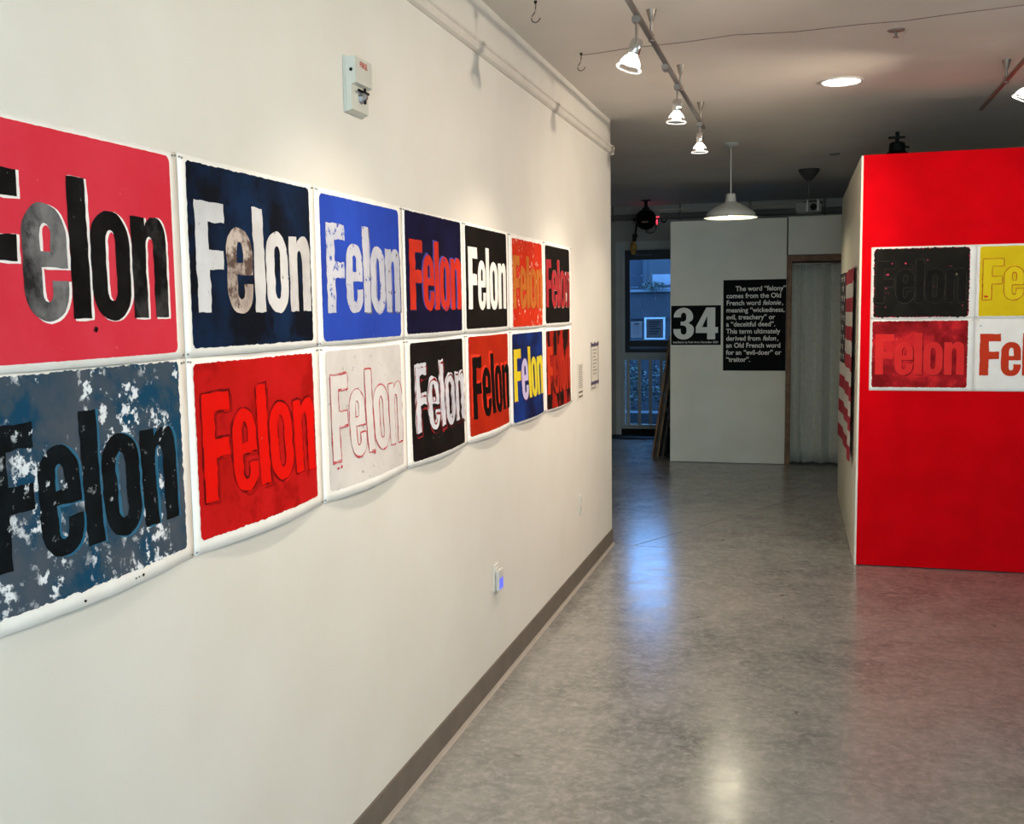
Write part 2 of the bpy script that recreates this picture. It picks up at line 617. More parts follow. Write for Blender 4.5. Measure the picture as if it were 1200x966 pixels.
M_LEAF = mat('garden_leaf', lin('#263a2a'), .5, mottle=(lin('#101c16'), 12, .4, .6))
for i, (x, y, rx, rz) in enumerate(((-1.25, 14.9, .38, .42), (-.55, 15.1, .36, .46))):
    sh = thing('garden_shrub', ('leafy green shrub outside the door bars on the hinge side', 'leafy green shrub outside the door bars on the booth side')[i], 'shrub', (x, y, -.12), group='shrubs outside the back door')
    leaf_cloud('foliage', (0, 0, .62), (rx, .25, rz), 900, .035, M_LEAF, sh, 11 + i)
    st = B()
    for k in range(5):
        rod(st, (.03 * (k - 2), 0, 0), (.09 * (k - 2), .03 * (k % 2), .75), .008, 6)
    obj('stems', st, M_WOODD, sh)
leaf_c = thing('potted_vine', 'small leafy vine trailing over the fence rail outside', 'plant', (-1.12, 16.88, 1.9))
leaf_cloud('foliage', (0, 0, .05), (.22, .05, .07), 160, .03, M_LEAF, leaf_c, 31)
st = B()
tube(st, [(-.2, 0, .02), (-.1, 0, .08), (0, 0, .04), (.12, 0, .09), (.2, 0, .03)], .005, 6)
tube(st, [(-.12, -.01, .03), (-.04, -.01, .2), (.0, -.01, .32)], .006, 6)
obj('stem', st, M_WOODD, leaf_c)
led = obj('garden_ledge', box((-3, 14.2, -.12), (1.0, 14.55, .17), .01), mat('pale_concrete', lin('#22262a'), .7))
tag(led, 'low pale concrete ledge outside below the shrubs', 'ledge')

# ------------------------------------------------------------------ the red display box
RX0, RY0, RY1, RX1, RH = 1.573, 6.722, 9.23, 3.35, 2.508
RXB = 1.538
dw = thing('display_wall', 'free-standing display wall, red front and white side with a flag', 'partition', (RX0, RY0, 0))


def side_x(y):
    return RX0 + (RXB - RX0) * (y - RY0) / (RY1 - RY0)


obj('front_panel', box((0.012, 0, 0.006), (RX1 - RX0, .05, RH)), M_RED, dw)
for ya, yb, dh in ((RY0 - .001, 8.150, 0), (8.156, RY1, -.012)):
    bm = B()
    prism(bm, [(side_x(ya) - RX0, ya - RY0, 0.0), (side_x(yb) - RX0, yb - RY0, 0.0), (side_x(yb) - RX0 + .012 * 1.0, yb - RY0, 0.0), (side_x(ya) - RX0 + .012, ya - RY0, 0.0)], (0, 0, RH - .003 + dh))
    obj('side_panel', bm, M_PANEL, dw)
obj('end_panel', box((RX1 - RX0 - .05, .05, 0), (RX1 - RX0, RY1 - RY0, RH)), M_PANEL, dw)
obj('rear_panel', box((.02, RY1 - RY0 - .05, 0), (RX1 - RX0 - .05, RY1 - RY0, RH)), M_PANEL, dw)

# ------------------------------------------------------------------ booth with the two signs
BY = 10.9
booth = thing('exhibition_booth', 'white panel booth with wood-framed doorway and black signs', 'booth', (-.09, BY, 0))
obj('wall_panel', box((0, 0, 0.005), (1.153, .05, 2.487)), M_PANEL, booth)
obj('edge_trim', box((-.006, -.003, 0.0), (0, .05, 2.487)), mat('white_edge', lin('#d6d6cf'), .5), booth)
obj('header_panel', box((1.166, 0, 2.118), (2.9, .05, 2.495)), M_PANEL, booth)
obj('wall_panel', box((1.98, 0, 0.005), (2.9, .05, 2.112)), M_PANEL, booth)
obj('side_wall', box((0, .05, 0), (.05, 1.5, 2.487)), M_PANEL, booth)
jm = B()
bx(jm, (1.158, .004, 0), (1.205, .09, 2.112))
obj('jamb', jm, M_WOOD, booth)
obj('jamb', box((1.93, .004, 0), (1.978, .09, 2.112)), M_WOOD, booth)
obj('head_jamb', box((1.205, .004, 2.052), (1.93, .09, 2.112)), M_WOOD, booth)
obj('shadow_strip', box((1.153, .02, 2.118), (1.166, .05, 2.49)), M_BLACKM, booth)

cur = thing('curtain', 'pale grey pleated cloth curtain hanging in the booth doorway', 'curtain', (1.12, BY + .075, 0))
vs, fs = [], []
NX, NZ = 144, 12
L = .72
widths = [.07, .03, .06, .05, .17, .12, .14, .08]


FOLD = [(0, -.025), (.03, .03), (.075, -.03), (.10, .02), (.13, -.025), (.225, .045), (.30, -.04), (.38, .045), (.47, -.03), (.53, .035), (.60, -.025), (.66, .025), (.72, -.01)]


def pleat(x):
    for (a, p), (b, q) in zip(FOLD, FOLD[1:]):
        if x <= b + 1e-6:
            t = (x - a) / (b - a)
            t = t + .25 * (t * t * (3 - 2 * t) - t)
            return p + (q - p) * t
    return 0.0


for j in range(NZ + 1):
    for i in range(NX + 1):
        x = i / NX * L
        z = .018 + (2.02 - .018) * j / NZ
        vs.append((x, pleat(x) * (1.15 - .25 * j / NZ), z))
for j in range(NZ):
    for i in range(NX):
        a = j * (NX + 1) + i
        fs.append((a, a + 1, a + NX + 2, a + NX + 1))
obj('cloth', (vs, fs), mat('grey_cloth', lin('#cfd0c6'), .9, mottle=(lin('#c6c7bd'), 30, .4, .6)), cur, smooth=True, solid=.003)
obj('rod', rod(B(), (-.003, 0, 2.032), (.722, 0, 2.032), .009), M_CHROME, cur)

# black sign with 34
BF = BY - .0005
s34 = thing('number_sign', 'black poster with big white numerals 34 on booth panel', 'sign', (-.086, BY, 1.222))
obj('board', box((0, -.006, 0), (.505, -.0005, .405)), M_BLACKP, s34)
NUMERALS_HERE = s34
d = text_data('Installation by Ruth Arms November 2024', 1.0, 0.01)
xs = [v[0] for v in d[0]]
ys = [v[1] for v in d[0]]
sx = .46 / (max(xs) - min(xs))
text_obj('caption', d, lambda x, y: (x, -.0072, y), M_LETTER, s34, sx, sx * 1.15, .02 - min(xs) * sx, .019)

# black sign with the definition
sdef = thing('text_sign', 'tall black text panel defining felony, beside the numeral sign', 'sign', (.443, BY, .958))
obj('board', box((0, -.006, 0), (.619, -.0005, .922)), M_BLACKP, sdef)
lines = [[('      The word “felony”', 0)], [('comes from the Old', 0)], [('French word ', 0), ('felonie', 1), (',', 0)],
         [('meaning “wickedness,', 0)], [('evil, treachery” or', 0)], [('a “deceitful deed”.', 0)], [('This term ultimately', 0)],
         [('derived from ', 0), ('felon', 1), (',', 0)], [('an Old French word', 0)], [('for an “evil-doer” or', 0)], [('“traitor”.', 0)]]


def width(t, sh=0):
    a = [v[0] for v in text_data(t + '|', 1.0, .012, .25 * sh)[0]]
    b = [v[0] for v in text_data('|', 1.0, .012)[0]]
    return max(a) - max(b)


ref = width(lines[3][0][0])
tsc = .578 / ref
for k, ln in enumerate(lines):
    x = .030
    zb = .922 - .112 - k * .0718
    vv, ff = [], []
    for t, sh in ln:
        if t.startswith(' '):
            x += .092
            t = t.strip()
        q = text_data(t.rstrip(), 1.0, .017, .25 * sh)
        ff += [tuple(a + len(vv) for a in f) for f in q[1]]
        vv += [(a * tsc + x, -.0072, b * tsc * 1.06 + zb) for a, b in q[0]]
        x += width(t, sh) * tsc
    obj('text_line', (vv, ff), M_LETTER, sdef)

# boards leaning on the booth's side wall
ORD = ('outermost', 'second from outside', 'third from outside', 'fourth from outside', 'fifth from outside', 'innermost')
M_OCH = mat('ochre_board', lin('#7c6238'), .6, mottle=(lin('#5c4626'), 12, .35, .65))
for k, (zt, yo, ln, mm, nm) in enumerate(((1.32, 0.0, .8, M_WOOD, 'tan wooden'), (1.30, .05, .75, M_WOODD, 'dark brown'), (1.14, .02, .7, M_OCH, 'ochre-edged'),
                                          (.98, .05, .7, M_BLACKM, 'black'), (.82, .04, .7, M_WOODD, 'dark brown'), (.64, .06, .7, M_BLACKM, 'black'))):
    xbot = -.335 + .026 * k
    y = 11.19 + yo
    t = .021
    dx = .146 * zt
    bd = thing('leaning_board', nm + ' board leaning ' + ORD[k] + ' of six against the booth side wall', 'board', (xbot, y, 0), group='boards leaning beside the booth')
    obj('panel', prism(B(), [(0, 0, 0.003), (t, 0, 0.0), (dx + t, 0, zt), (dx, 0, zt + .003)], (0, ln, 0)), mm, bd)
    xa_, za_ = dx * .5, zt * .5
    obj('edge_tape', prism(B(), [(xa_ + .003, 0, za_), (xa_ + t - .003, 0, za_), (xa_ + t - .003 + .146 * .05, 0, za_ + .05), (xa_ + .003 + .146 * .05, 0, za_ + .05)], (0, -.0008, 0)), mat('dull_tape', lin('#4c5a66'), .6), bd)

# ------------------------------------------------------------------ the flag on the display wall's side
def side_pt(px, py):
    d = FWD + RGT * ((px - 600) / F_PX) - UPV * ((py - 483) / F_PX)
    n = Vector((RY1 - RY0, RX0 - RXB, 0)).normalized()
    t = (Vector((RX0, RY0, 0)) - CAM).dot(n) / d.dot(n)
    return CAM + d * t


FY0, FY1, FZ1, FZ0 = 6.98, 8.93, 1.862, .612
flag = thing('stripe_flag', 'red and white striped flag with starred dark canton on white side', 'flag', (side_x(FY0), FY0, FZ0))
FWID, FHT = FY1 - FY0, FZ1 - FZ0


def flag_pt(s, z, off=0.0):
    """s: 0 at the edge near the red corner .. 1 at the far edge; z: 0..1"""
    y = s * FWID
    wv = .012 + .007 * math.sin(s * 17 + 2 * z) + .014 * (1 - z) * (.5 + .5 * math.sin(s * 9 + 1))
    return (side_x(FY0 + y) - side_x(FY0) - wv - off, y, z * FHT - .01 * math.sin(s * PI))


M_FR = mat('flag_red', lin('#a80f2c'), .8)
M_FW = mat('flag_white', lin('#d8d2cc'), .8)
M_FB = mat('flag_dark_blue', lin('#0e1420'), .8)
for k in range(13):
    za, zb = 1 - k / 13, 1 - (k + 1) / 13
    s1 = .60 if k < 7 else 1.0
    n = int(30 * s1)
    vs, fs = [], []
    for i in range(n + 1):
        s = s1 * i / n
        for j in range(3):
            vs.append(flag_pt(s, za + (zb - za) * j / 2))
    for i in range(n):
        for j in range(2):
            a = i * 3 + j
            fs.append((a, a + 1, a + 4, a + 3))
    obj('stripe', (vs, fs), M_FW if k % 2 else M_FR, flag, solid=.001)
vs, fs = [], []
for i in range(17):
    for j in range(9):
        vs.append(flag_pt(.60 + .40 * i / 16, 1 - 7 / 13 * j / 8))
for i in range(16):
    for j in range(8):
        a = i * 9 + j
        fs.append((a, a + 1, a + 10, a + 9))
can = obj('canton', (vs, fs), M_FB, flag, solid=.001)
for r in range(9):
    for c in range(6 if r % 2 == 0 else 5):
        s = .985 - (.37 * (c + .5 + (0.5 if r % 2 else 0)) / 6)
        z = 1 - 7 / 13 * (r + .6) / 9.3
        pts = []
        for q in range(10):
            rr = .040 if q % 2 == 0 else .016
            a = q * PI / 5
            pts.append(flag_pt(s + rr * math.sin(a) / FWID, z + rr * math.cos(a) / FHT, .0025))
        obj('star', (pts, [tuple(range(10))]), M_FW, can)

# ------------------------------------------------------------------ the Felon prints
SW, SH = 0.632, 0.4314
PY0, PZT = 1.9526 - SW, 1.9553


def arc(cx, cy, rx, ry, a0, a1, n=9):
    return [(cx + rx * math.cos(math.radians(a0 + (a1 - a0) * k / (n - 1))), cy + ry * math.sin(math.radians(a0 + (a1 - a0) * k / (n - 1)))) for k in range(n)]


def stadium(x0, y0, x1, y1, rx, ry):
    return (arc(x1 - rx, y1 - ry, rx, ry, 0, 90) + arc(x0 + rx, y1 - ry, rx, ry, 90, 180) +
            arc(x0 + rx, y0 + ry, rx, ry, 180, 270) + arc(x1 - rx, y0 + ry, rx, ry, 270, 360))


LET = {}
LET['F'] = (0, [[(0, 0), (.20, 0), (.20, .39), (.43, .39), (.43, .57), (.20, .57), (.20, .82), (.46, .82), (.46, 1), (0, 1)]])
_e = ([(.44, .36)] + arc(.22, .57, .22, .235, 0, 90) + arc(.22, .57, .22, .235, 90, 180)[1:] + arc(.22, .215, .22, .23, 180, 270) + arc(.22, .215, .22, .23, 270, 360)[1:] +
      [(.44, .27), (.275, .27), (.275, .19)] + arc(.225, .18, .05, .06, 0, -180, 7) + [(.175, .36)])
LET['e'] = (.475, [_e, [(.175, .47), (.275, .47), (.275, .58)] + arc(.225, .60, .05, .065, 0, 180, 7) + [(.175, .58)]])
LET['l'] = (.945, [[(0, 0), (.195, 0), (.195, 1.02), (0, 1.02)]])
LET['o'] = (1.165, [stadium(0, -.015, .46, .805, .225, .235), stadium(.172, .13, .288, .66, .057, .09)])
LET['n'] = (1.655, [[(0, 0), (.185, 0), (.185, .56)] + arc(.237, .57, .052, .075, 180, 0, 7) + [(.29, .56), (.29, 0), (.475, 0), (.475, .62)] + arc(.34, .63, .135, .175, 0, 90, 7) + [(.27, .795), (.20, .745), (.185, .72), (.185, .79), (0, .79)]])
WORDW = 2.13


def densify(poly, step):
    out = []
    for i, a in enumerate(poly):
        b = poly[(i + 1) % len(poly)]
        n = max(1, int(math.hypot(b[0] - a[0], b[1] - a[1]) / step))
        for k in range(n):
            out.append((a[0] + (b[0] - a[0]) * k / n, a[1] + (b[1] - a[1]) * k / n))
    return out


def normals(poly):
    n = len(poly)
    ar = sum(poly[i][0] * poly[(i + 1) % n][1] - poly[(i + 1) % n][0] * poly[i][1] for i in range(n))
    sg = 1 if ar > 0 else -1
    out = []
    for i in range(n):
        a, b = poly[i - 1], poly[(i + 1) % n]
        dx, dy = b[0] - a[0], b[1] - a[1]
        l = math.hypot(dx, dy) or 1e-9
        out.append((sg * dy / l, -sg * dx / l))
    return out


def offset(poly, dist, jit=0.0, rnd=None):
    ns = normals(poly)
    n = len(poly)
    js = [0.0] * n
    if jit:
        raw = [rnd.gauss(0, 1) for _ in range(n)]
        js = [jit * (raw[i] * .6 + raw[i - 1] * .5 + raw[(i + 1) % n] * .5) for i in range(n)]
    return [(p[0] + q[0] * (dist + j), p[1] + q[1] * (dist + j)) for p, q, j in zip(poly, ns, js)]


def inside(loops, x, y):
    c = False
    for lp in loops:
        n = len(lp)
        j = n - 1
        for i in range(n):
            xi, yi = lp[i]
            xj, yj = lp[j]
            if (yi > y) != (yj > y) and x < (xj - xi) * (y - yi) / (yj - yi) + xi:
                c = not c
            j = i
    return c


def fill(loops, grid):
    """triangulate loops (even-odd) with interior grid points so that the result can follow a curved sheet"""
    vs, es = [], []
    for lp in loops:
        s = len(vs)
        vs += [Vector(p) for p in lp]
        es += [(s + i, s + (i + 1) % len(lp)) for i in range(len(lp))]
    x0, x1 = min(v.x for v in vs), max(v.x for v in vs)
    y0, y1 = min(v.y for v in vs), max(v.y for v in vs)
    bd = list(vs)
    nx, ny = int((x1 - x0) / grid), int((y1 - y0) / grid)
    for i in range(1, nx + 1):
        for j in range(1, ny + 1):
            p = (x0 + (x1 - x0) * i / (nx + 1), y0 + (y1 - y0) * j / (ny + 1))
            if inside(loops, *p) and min((q.x - p[0]) ** 2 + (q.y - p[1]) ** 2 for q in bd) > (grid * .3) ** 2:
                vs.append(Vector(p))
    r = delaunay_2d_cdt(vs, es, [], 0, 1e-6)
    V = [(v.x, v.y) for v in r[0]]
    T = []
    for f in r[2]:
        cx = sum(V[i][0] for i in f) / len(f)
        cy = sum(V[i][1] for i in f) / len(f)
        if inside(loops, cx, cy):
            T.append(tuple(f))
    return V, T


def make_print(label, place, paper=None, field=None, rect=(.034, .018, .588, .412), ragged=.0015, corner=.012, letters=None,
               word=(.052, .580, .090, .330), tilt=0.0, ghosts=(), curl=.006, seed=1, group='Felon prints on the cream wall', marks=(), W=SW, H=SH, jit=.0007, inset=.0012, under=None):
    """place(u, v, n) maps sheet coordinates (metres right, down, out of the wall) to the world; letters: material or {letter: material};
    ghosts: (du, dv, din, dout, material, which letters) — bands along the letter outlines, or whole letters when din is None"""
    rnd = random.Random(seed)
    org = Vector(place(W / 2, H, 0))
    root = thing('felon_print', label, 'print', org, 0, group)
    ax = Vector(place(1, 0, 0)) - Vector(place(0, 0, 0))
    nn = Vector(place(0, 0, 1)) - Vector(place(0, 0, 0))
    ph = rnd.uniform(-.4, .4)

    def P(u, v, off):
        t = max(0, min(1.05, v / H))
        n = .0012 + curl * t ** 3 * math.sin(PI * max(0, min(1, u / W))) * (1 + .35 * ph * math.cos(PI * u / W)) + .0022 * math.sin(PI * t) * (1 + math.sin(u * 11 + seed)) * math.sin(PI * max(0, min(1, u / W))) ** .7
        return tuple(Vector(place(u, v, n + off)) - org)
    # paper with a slightly deckled edge
    NU, NV = 26, 20
    vs, fs = [], []
    for j in range(NV + 1):
        for i in range(NU + 1):
            u, v = W * i / NU, H * j / NV
            u = min(max(u, inset), W - inset)
            v = min(max(v, inset * .7), H - inset * .7)
            if i in (0, NU):
                u += rnd.uniform(-.5, .5) * inset
            if j in (0, NV):
                v += rnd.uniform(-.5, .5) * inset if 0 < i < NU else 0
            vs.append(P(u, v, 0))
    for j in range(NV):
        for i in range(NU):
            a = j * (NU + 1) + i
            fs.append((a, a + NU + 1, a + NU + 2, a + 1))
    obj('paper', (vs, fs), paper or M_PAPER, root, smooth=True, solid=.0005)

    def lay(name, loops, off, m, parent):
        V, T = fill(loops, .028)
        return obj(name, ([P(u, v, off) for u, v in V], T), m, parent)
    if under:
        um, du0, dv0, du1, dv1 = under
        lp = densify(stadium(rect[0] - du0, rect[1] - dv0, rect[2] + du1, rect[3] + dv1, corner, corner), .0035)
        lay('under_ink', [offset(lp, 0, .0008, rnd)], .0004, um, root)
    if field:
        u0, v0, u1, v1 = rect
        lp = densify(stadium(u0, v0, u1, v1, corner, corner), .0035)
        lay('ink_field', [offset(lp, 0, ragged * (.38 if not under else .9), rnd)], .0008, field, root)
    wu0, wu1, vt, vb = word
    sx, sy = (wu1 - wu0) / WORDW, (vb - vt)

    def loops_of(ch, du=0, dv=0):
        ox, lps = LET[ch]
        out = []
        for lp in lps:
            q = [(wu0 + (ox + x) * sx + du, vb - y * sy + dv + tilt * ((ox + x) * sx)) for x, y in lp]
            out.append(densify(q, .007))
        return out
    for gi, (du, dv, din, dout, gm, which) in enumerate(ghosts):
        for ch in which:
            lps = loops_of(ch, du, dv)
            if din is None:
                lay('ghost_letter', [offset(lp, dout if i == 0 else -dout, jit, rnd) for i, lp in enumerate(lps)], .0012 + .0002 * gi, gm, root)
            else:
                bands = []
                for i, lp in enumerate(lps):
                    s = 1 if i == 0 else -1
                    bands += [offset(lp, s * dout, jit, rnd), offset(lp, s * din, jit, rnd)]
                lay('letter_outline', bands, .0024 + .0002 * gi, gm, root)
    if letters:
        for ch in 'Felon':
            lm = letters.get(ch, letters['*']) if isinstance(letters, dict) else letters
            if lm is None:
                continue
            lps = [offset(lp, 0, jit, rnd) for lp in loops_of(ch)]
            lay('letter', lps, .0018, lm, root)
    for (u, v, r, mm) in marks:
        pts = [(u + r * rnd.uniform(.5, 1.1) * math.cos(2 * PI * k / 9), v + r * .8 * rnd.uniform(.5, 1.1) * math.sin(2 * PI * k / 9)) for k in range(9)]
        lay('ink_mark', [pts], .0026, mm, root)
    # pins at the corners
    pm = None
    for (u, v) in ((.008, .008), (W - .008, .008), (.008, H - .008), (W - .008, H - .008), (.017, .009), (W - .017, .009)):
        bm = lathe(B(), [(.0024, -.001), (.0024, .0016), (.0013, .0028), (0, .0028)], P(u, v, 0), nn, 8)
        obj('pin', bm, M_PIN, root)
    return root


def left_place(col, row):
    y = PY0 + col * SW
    z = PZT - row * SH
    return lambda u, v, n: (n, y + u, z - v)


def red_place(col, row):
    x = 1.640 + col * .5895
    z = 1.9585 - row * .4325
    return lambda u, v, n: (x + u, RY0 - n, z - v)


WP = '#ece8e2'
BLK = ink('#0d0c0c', '#1c1a1a', 14, wear='#8d8a88', amt=.10, wsc=60)
BLKS = ink('#0d0c0c', '#1e1c1b', 14)

# the numerals of the black sign, drawn as fat grotesque figures (0..1 high)
n3 = ([(.0, .70), (.23, .70)] + arc(.315, .745, .085, .105, 180, 20, 7) + arc(.30, .665, .10, .10, 0, -90, 5) + [(.22, .565), (.22, .445)] + arc(.29, .32, .12, .125, 90, -20, 6) +
      arc(.315, .255, .095, .105, -10, -170, 7) + [(.22, .33), (-.01, .33), (-.01, .27)] + arc(.305, .28, .315, .285, 180, 270, 8) + arc(.315, .285, .325, .29, 270, 360, 8)[1:] + arc(.36, .33, .28, .19, 5, 60, 5) +
      arc(.36, .69, .255, .17, -62, 0, 5) + arc(.32, .72, .295, .285, 0, 90, 8) + arc(.32, .72, .32, .285, 90, 176, 8)[1:])
n4 = [(.70, .385), (.70, .20), (1.06, .20), (1.06, 0), (1.31, 0), (1.31, .20), (1.40, .20), (1.40, .385), (1.31, .385), (1.31, 1), (1.03, 1)]
n4h = [(.90, .385), (1.06, .385), (1.06, .74)]
for lps in ([n3], [n4, n4h]):
    V, T = fill([densify(q, .05) for q in lps], .2)
    obj('numeral', ([(.026 + u * .455 / 1.41, -.0072, .058 + v * .325) for u, v in V], T), M_LETTER, NUMERALS_HERE)

# --- upper row
grey_e = ink('#2a2829', '#7b7878', 9, .38, .6, third='#141313', tamt=.30, tsc=7)
halo = ink('#efe6e2', '#f4eeea', 20)
make_print('pink-red print, black Felon letters with white edges, above the blue-grey print', left_place(0, 0),
           field=ink('#d3303f', '#da3c4c', 5, wear='#f3d8d8', amt=.05, wsc=55), rect=(-.0 + .03, .012, .603, .417), corner=.014, ragged=.0006,
           letters={'*': BLK, 'e': grey_e, 'n': ink('#121111', '#4a4747', 8, .5, .72), 'l': ink('#0d0c0c', '#1c1a1a', 14, wear='#8d8a88', amt=.12, wsc=70)},
           ghosts=((.006, .002, None, .0016, halo, 'Felon'),), word=(.045, .575, .093, .343), seed=3,
           marks=((.337, .363, .008, BLKS),))
make_print('midnight blue print with cream-white Felon letters, the e stained brown', left_place(1, 0),
           field=ink('#112746', '#0c1119', 6, .36, .6, wear='#6f7a88', amt=.03, wsc=70, third='#0c1019', tamt=.4, tsc=7), rect=(.030, .012, .600, .412), ragged=.0016,
           letters={'*': ink('#d9d8d8', '#c9c5c3', 8, wear='#5b5250', amt=.20, wsc=34), 'e': ink('#c2b3a8', '#8f7f76', 8, .42, .6, third='#5c4a42', tamt=.35, tsc=12),
                    'n': ink('#cfcccb', '#b3adab', 9), 'F': ink('#d4d4d6', '#c3c1c1', 8, wear='#4a403f', amt=.2, wsc=34)},
           word=(.055, .592, .092, .335), seed=4, jit=.0012)
make_print('bright cobalt blue print with worn grey-white Felon letters', left_place(2, 0),
           field=ink('#27409f', '#2c4bb4', 5, .35, .65, wear='#93a3da', amt=.04, wsc=60), rect=(.030, .016, .598, .418), ragged=.0012, corner=.018,
           letters={'*': ink('#c3c3cb', '#b1b2be', 8, wear='#4a5da8', amt=.34, wsc=36), 'n': ink('#b9bac4', '#a4a6b6', 8, wear='#4a2a28', amt=.34, wsc=22), 'F': ink('#c3c4cd', '#aeb1c0', 8, wear='#3a52a8', amt=.42, wsc=42)},
           ghosts=((.010, .004, None, .0, ink('#3c3550', '#8f97c4', 12), 'lon'),), word=(.060, .595, .092, .340), seed=5, jit=.0014)
make_print('dark navy print with orange-red Felon letters edged in blue', left_place(3, 0),
           field=ink('#16163a', '#0f0e24', 6, .36, .62), rect=(.020, .008, .592, .415), ragged=.0016,
           letters=ink('#cf3522', '#b92c1e', 8, wear='#3b3a88', amt=.22, wsc=22), ghosts=((-.012, -.004, None, .0, ink('#3f3d8e', '#5a55a6', 10), 'elon'), (.004, .003, None, .0, ink('#2a285f', '#3a2838', 10), 'F')),
           word=(.050, .585, .100, .335), seed=6, jit=.0014)
make_print('black print with clean bright white Felon letters', left_place(4, 0),
           field=ink('#1b1815', '#110f0e', 8, wear='#4b4540', amt=.06, wsc=50), rect=(.016, .012, .585, .412), ragged=.0012,
           letters=ink('#efeae4', '#e6e0d9', 8), word=(.042, .566, .092, .335), seed=7)
make_print('orange-red print with dull orange Felon letters and worn white edges', left_place(5, 0),
           field=ink('#d2361b', '#c22a14', 6, wear='#ecd9c4', amt=.40, wsc=30, wmask=9), rect=(.048, .020, .588, .418), ragged=.0030,
           letters=ink('#c9762f', '#b9632a', 8, wear='#cf4a20', amt=.2, wsc=26), ghosts=((.005, .003, None, .001, ink('#a8321a', '#b04a20', 12), 'Felon'),), word=(.050, .588, .096, .334), seed=8, jit=.0016)
make_print('black print, wine-red Felon letters with pale edges, uppermost in last column', left_place(6, 0),
           field=ink('#191412', '#12100f', 8), rect=(.028, .018, .578, .412), ragged=.0015, corner=.02,
           letters={'*': ink('#ad3036', '#8f2429', 12, wear='#d8a8a0', amt=.10, wsc=30), 'n': ink('#a02d33', '#8a2328', 12, wear='#d8cdc6', amt=.42, wsc=22)},
           ghosts=((.005, .002, None, .001, ink('#c8a49a', '#8a5550', 12), 'elon'),), word=(.040, .575, .088, .330), seed=9, jit=.0012)

# --- lower row
CURL = .021
make_print('slate blue-grey print with flaked white patches and black Felon letters', left_place(0, 1),
           field=ink('#4d545e', '#2c4658', 6, .40, .62, wear='#e3e6ea', amt=.52, wsc=40, wmask=7, third='#17435e', tamt=.40, tsc=6), rect=(.034, .004, .602, .403), ragged=.0034, corner=.008,
           letters=ink('#0b0e10', '#131a1e', 18, wear='#d8dee2', amt=.34, wsc=40, wmask=7), ghosts=((.007, .001, None, .001, ink('#1f5f80', '#3b6d88', 10), 'elon'),),
           word=(.045, .575, .084, .328), curl=CURL, seed=13, jit=.0012, marks=((.40, .418, .003, BLKS), (.41, .417, .0025, BLKS), (.425, .417, .0045, BLKS), (.25, .421, .004, BLKS)))
dkred = ink('#7a1010', '#4c0c0c', 12)
make_print('dark red print with raised-looking brighter scarlet Felon letters', left_place(1, 1),
           field=ink('#b3140f', '#c3181a', 6, .36, .62, wear='#e7a7a4', amt=.05, wsc=14, third='#a3100d', tamt=.4, tsc=7), rect=(.026, .014, .590, .402), ragged=.0022,
           letters=ink('#e21208', '#d9130b', 8, wear='#ee9a90', amt=.05, wsc=40), ghosts=((-.002, -.003, -.0005, .0022, dkred, 'Felon'), (.012, .008, None, -.002, ink('#8c100e', '#a3120f', 12), 'Fel')),
           word=(.048, .584, .082, .324), curl=CURL, seed=14, jit=.0014)
rl = ink('#b8323a', '#c2545a', 20, wear='#d8d0cc', amt=.25, wsc=60)
make_print('pale grey-white print with Felon only outlined in thin red', left_place(2, 1),
           field=ink('#d6d0cc', '#cac4c0', 6, .36, .62, wear='#9a9694', amt=.26, wsc=45), rect=(.038, .014, .588, .405), ragged=.0016,
           letters=ink('#dad5d1', '#d0cac7', 8, wear='#b7a3a1', amt=.12, wsc=50), ghosts=((.0, .0, -.0008, .0022, rl, 'Felon'), (.0, -.004, -.001, .001, rl, 'Fl')),
           word=(.058, .585, .084, .328), curl=CURL * 1.1, seed=15, jit=.0010, marks=((.33, .332, .009, rl), (.085, .345, .007, rl), (.105, .343, .007, rl)))
make_print('black print with chalky white brushed Felon letters over red outlines', left_place(3, 1),
           field=ink('#1a1716', '#0f0e0e', 9, wear='#b9b4b2', amt=.10, wsc=70), rect=(.042, .014, .592, .415), ragged=.0010,
           letters=ink('#d9d9de', '#bdbdc6', 10, wear='#4a4648', amt=.18, wsc=34), ghosts=((.006, .014, -.002, .0022, ink('#7a2024', '#8f2a2c', 14), 'Fel'), (.004, .010, -.002, .001, ink('#5a1a1c', '#6f2022', 14), 'on')),
           word=(.075, .598, .086, .322), curl=CURL, seed=16, jit=.0022)
make_print('brick red print with black Felon letters shadowed in bright red', left_place(4, 1),
           field=ink('#b32a12', '#a3220f', 7, wear='#c9653a', amt=.06, wsc=40), rect=(.034, .012, .590, .405), ragged=.0020,
           letters=ink('#170d0b', '#0e0a09', 12), ghosts=((-.016, -.010, None, .001, ink('#e0331f', '#d63c28', 8), 'Felon'),), word=(.076, .600, .094, .340), curl=CURL, seed=17, jit=.0012)
make_print('navy blue print with yellow Felon letters, the e pale lavender', left_place(5, 1),
           field=ink('#14183a', '#17337a', 2.2, .42, .58), rect=(.032, .018, .586, .420), ragged=.0010, corner=.016,
           letters={'*': ink('#e3cf2e', '#d3b52a', 7), 'o': ink('#dcc62c', '#d6c23a', 7), 'e': ink('#c9b3d2', '#b6b4dc', 9, third='#d08aa0', tamt=.3, tsc=10), 'n': ink('#d9b62c', '#cfd23a', 5)},
           ghosts=((.004, .004, None, .0, ink('#8e2a2a', '#2a4a9a', 20), 'Fe'),), word=(.048, .580, .088, .325), curl=CURL, seed=18)
